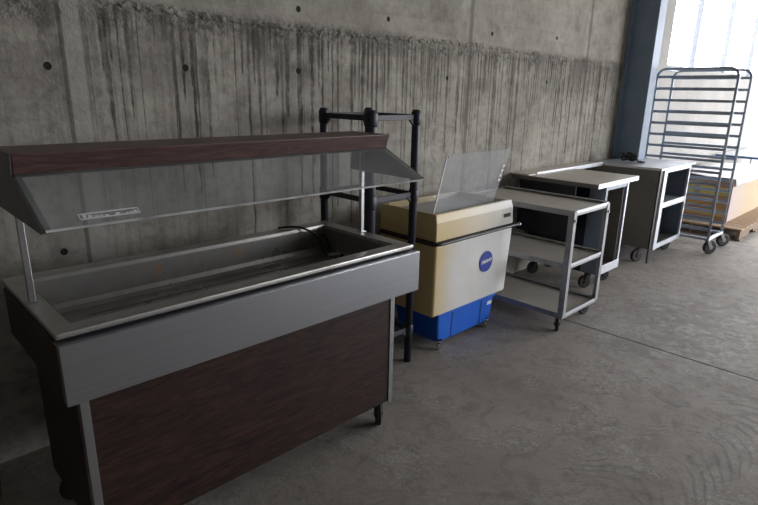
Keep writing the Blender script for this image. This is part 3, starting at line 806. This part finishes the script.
# ------------------------------------------------------------------ pallet, carton, wrap
pt = thing('wooden_pallet', 'wooden pallet with pale deck boards under the large carton behind the rack', 'pallet', (8.2, 1.95, 0))
PX0, PX1, PY0, PY1 = 7.22, 9.45, 1.480, 2.52
n = 13; step = (PX1-PX0)/n
for k in range(n):
    MB().box(PX0+k*step+.008, PX0+(k+1)*step-.012, PY0, PY1, .118, .138).build('deck_board', M_pallet, pt, .002)
for y in (PY0+.01, (PY0+PY1)/2-.02, PY1-.05):
    pts = [(PX0, .020), (PX0, .117), (PX1, .117), (PX1, .020)]
    for a_ in (PX1-.40, PX0+.62):
        pts += [(a_, .020), (a_-.02, .062), (a_-.18, .062), (a_-.20, .020)]
    MB().prism(pts, 'y', y, y+.038).build('stringer', M_palletd, pt)
for k in (0, 4, 8, 12):
    MB().box(PX0+k*step+.008, PX0+(k+1)*step-.012, PY0, PY1, 0, .019).build('bottom_board', M_palletd, pt)

cb = thing('carton', 'large printed brown cardboard carton on the wooden pallet', 'carton', (8.35, 2.1, .14))
KX0, KX1, KY0, KY1, KZ = 7.52, 9.25, 1.715, 2.47, .645
MB().box(KX0, KX1, KY0, KY1, .1385, KZ).build('box', M_carton, cb, .004)
MB().box(KX0-.001, KX0+.03, (KY0+KY1)/2-.03, (KY0+KY1)/2+.03, .40, KZ+.0005).build('tape', M_beige, cb)
# white plastic sheeting over top and front of the carton
sw = MB(); rnd = random.Random(11)
prof_ = [(KY1+.01, KZ+.006)] + [(KY1-(KY1-KY0)*i/10, KZ+.008) for i in range(1, 10)] + [(KY0-.004, KZ+.008), (KY0-.012, KZ-.02)] + [(KY0-.012-.004*math.sin(i), KZ-.02-.46*i/8) for i in range(1, 2)]
rows = []
nx = 24
for i in range(nx+1):
    x = KX0+.02+(KX1-KX0-.01)*i/nx
    row = []
    for j, (yy, zz) in enumerate(prof_):
        d = rnd.uniform(0, .010)
        if j < 11: row.append(sw.bm.verts.new((x, yy, zz+d+(.02*math.sin(x*6+yy*5)+.02 if 1 < j < 9 else 0))))
        else: row.append(sw.bm.verts.new((x, yy-d, zz)))
    rows.append(row)
for i in range(nx):
    for j in range(len(prof_)-1): sw.bm.faces.new([rows[i][j], rows[i+1][j], rows[i+1][j+1], rows[i][j+1]])
o = sw.build('plastic_wrap', M_plastw, None, smooth=True)
sm = o.modifiers.new('shell', 'SOLIDIFY'); sm.thickness = .002; sm.offset = 1
tag(o, 'white plastic sheeting draped over the top of the brown carton', 'plastic sheeting')

# ------------------------------------------------------------------ folding table far right
ft = thing('folding_table', 'white folding table with a blue edge standing beyond the carton', 'table', (10.4, 2.2, 0))
TX0, TX1, TY0, TY1 = 9.62, 11.6, 1.74, 2.50
MB().box(TX0, TX1, TY0, TY1, .735, .760).build('table_top', M_fold, ft, .006)
m = MB(); m.ring_slab((TX0-.008, TX1+.008, TY0-.008, TY1+.008), (TX0-.001, TX1+.001, TY0-.001, TY1+.001), .725, .755); m.build('edge_band', M_foldb, ft)
for x in (TX0+.15, TX1-.15):
    for y in (TY0+.08, TY1-.08):
        MB().cyl((x, y, 0), (x, y, .735), .014, 12).build('leg', M_rack, ft)

# ------------------------------------------------------------------ reddish brown bucket, cut by the left edge
bu = thing('bucket', 'dark reddish-brown round bucket by the wall at the left edge', 'bucket', (.140, 2.36, 0))
m = MB(); m.tube([(.140, 2.36, 0), (.140, 2.36, .004), (.140, 2.36, .15), (.140, 2.36, .158), (.140, 2.36, .165)], [.09, .098, .108, .112, .106], 28)
m.build('bucket_body', M_brown, bu, smooth=False)
m = MB(); m.tube([(.140+.112*math.cos(t*math.pi/12), 2.36-.02, .150+.0*t+ .06*math.sin(t*math.pi/12)) for t in range(13)], .003, 8)
m.build('handle', M_castd, bu)

# ------------------------------------------------------------------ light
W = bpy.data.worlds.new('overcast'); SC.world = W; W.use_nodes = True
nt = W.node_tree; bg = nt.nodes['Background']
tc = nt.nodes.new('ShaderNodeTexCoord'); sp = nt.nodes.new('ShaderNodeSeparateXYZ'); nt.links.new(tc.outputs['Generated'], sp.inputs[0])
mr = nt.nodes.new('ShaderNodeMapRange'); nt.links.new(sp.outputs[2], mr.inputs[0]); mr.inputs[1].default_value = -.08; mr.inputs[2].default_value = .08
mx = nt.nodes.new('ShaderNodeMix'); mx.data_type = 'RGBA'; nt.links.new(mr.outputs[0], mx.inputs[0])
mx.inputs[6].default_value = (.35, .34, .32, 1); mx.inputs[7].default_value = (.96, .97, 1.02, 1)
nt.links.new(mx.outputs[2], bg.inputs[0]); bg.inputs[1].default_value = 14.5

def portal(name, loc, rot, sx_, sy_):
    l = bpy.data.lights.new(name, 'AREA'); l.shape = 'RECTANGLE'; l.size = sx_; l.size_y = sy_
    l.cycles.is_portal = True
    o = bpy.data.objects.new(name, l); COL.objects.link(o); o.location = loc; o.rotation_euler = rot
R90 = math.radians(90)
portal('window_daylight', ((WX0+WX1)/2, WY+.30, (WZ0+WZ1)/2), (-R90, 0, 0), WX1-WX0, WZ1-WZ0)
portal('added_bay_daylight', (16.1, (DR[0]+DR[1])/2, DR[2]/2), (0, R90, 0), DR[2], DR[1]-DR[0])
portal('added_front_daylight', ((DF[0]+DF[1])/2, -7.1, DF[2]/2), (R90, 0, 0), DF[1]-DF[0], DF[2])  # both bay portals sit in added, unseen openings

vs = SC.view_settings
vs.view_transform = 'Standard'; vs.look = 'None'; vs.gamma = 1.0; vs.use_curve_mapping = False
vs.exposure = 0.06
SC.cycles.max_bounces = 8; SC.cycles.diffuse_bounces = 5; SC.cycles.transparent_max_bounces = 12
SC.cycles.sample_clamp_indirect = 4.0
SC.cycles.use_denoising = True
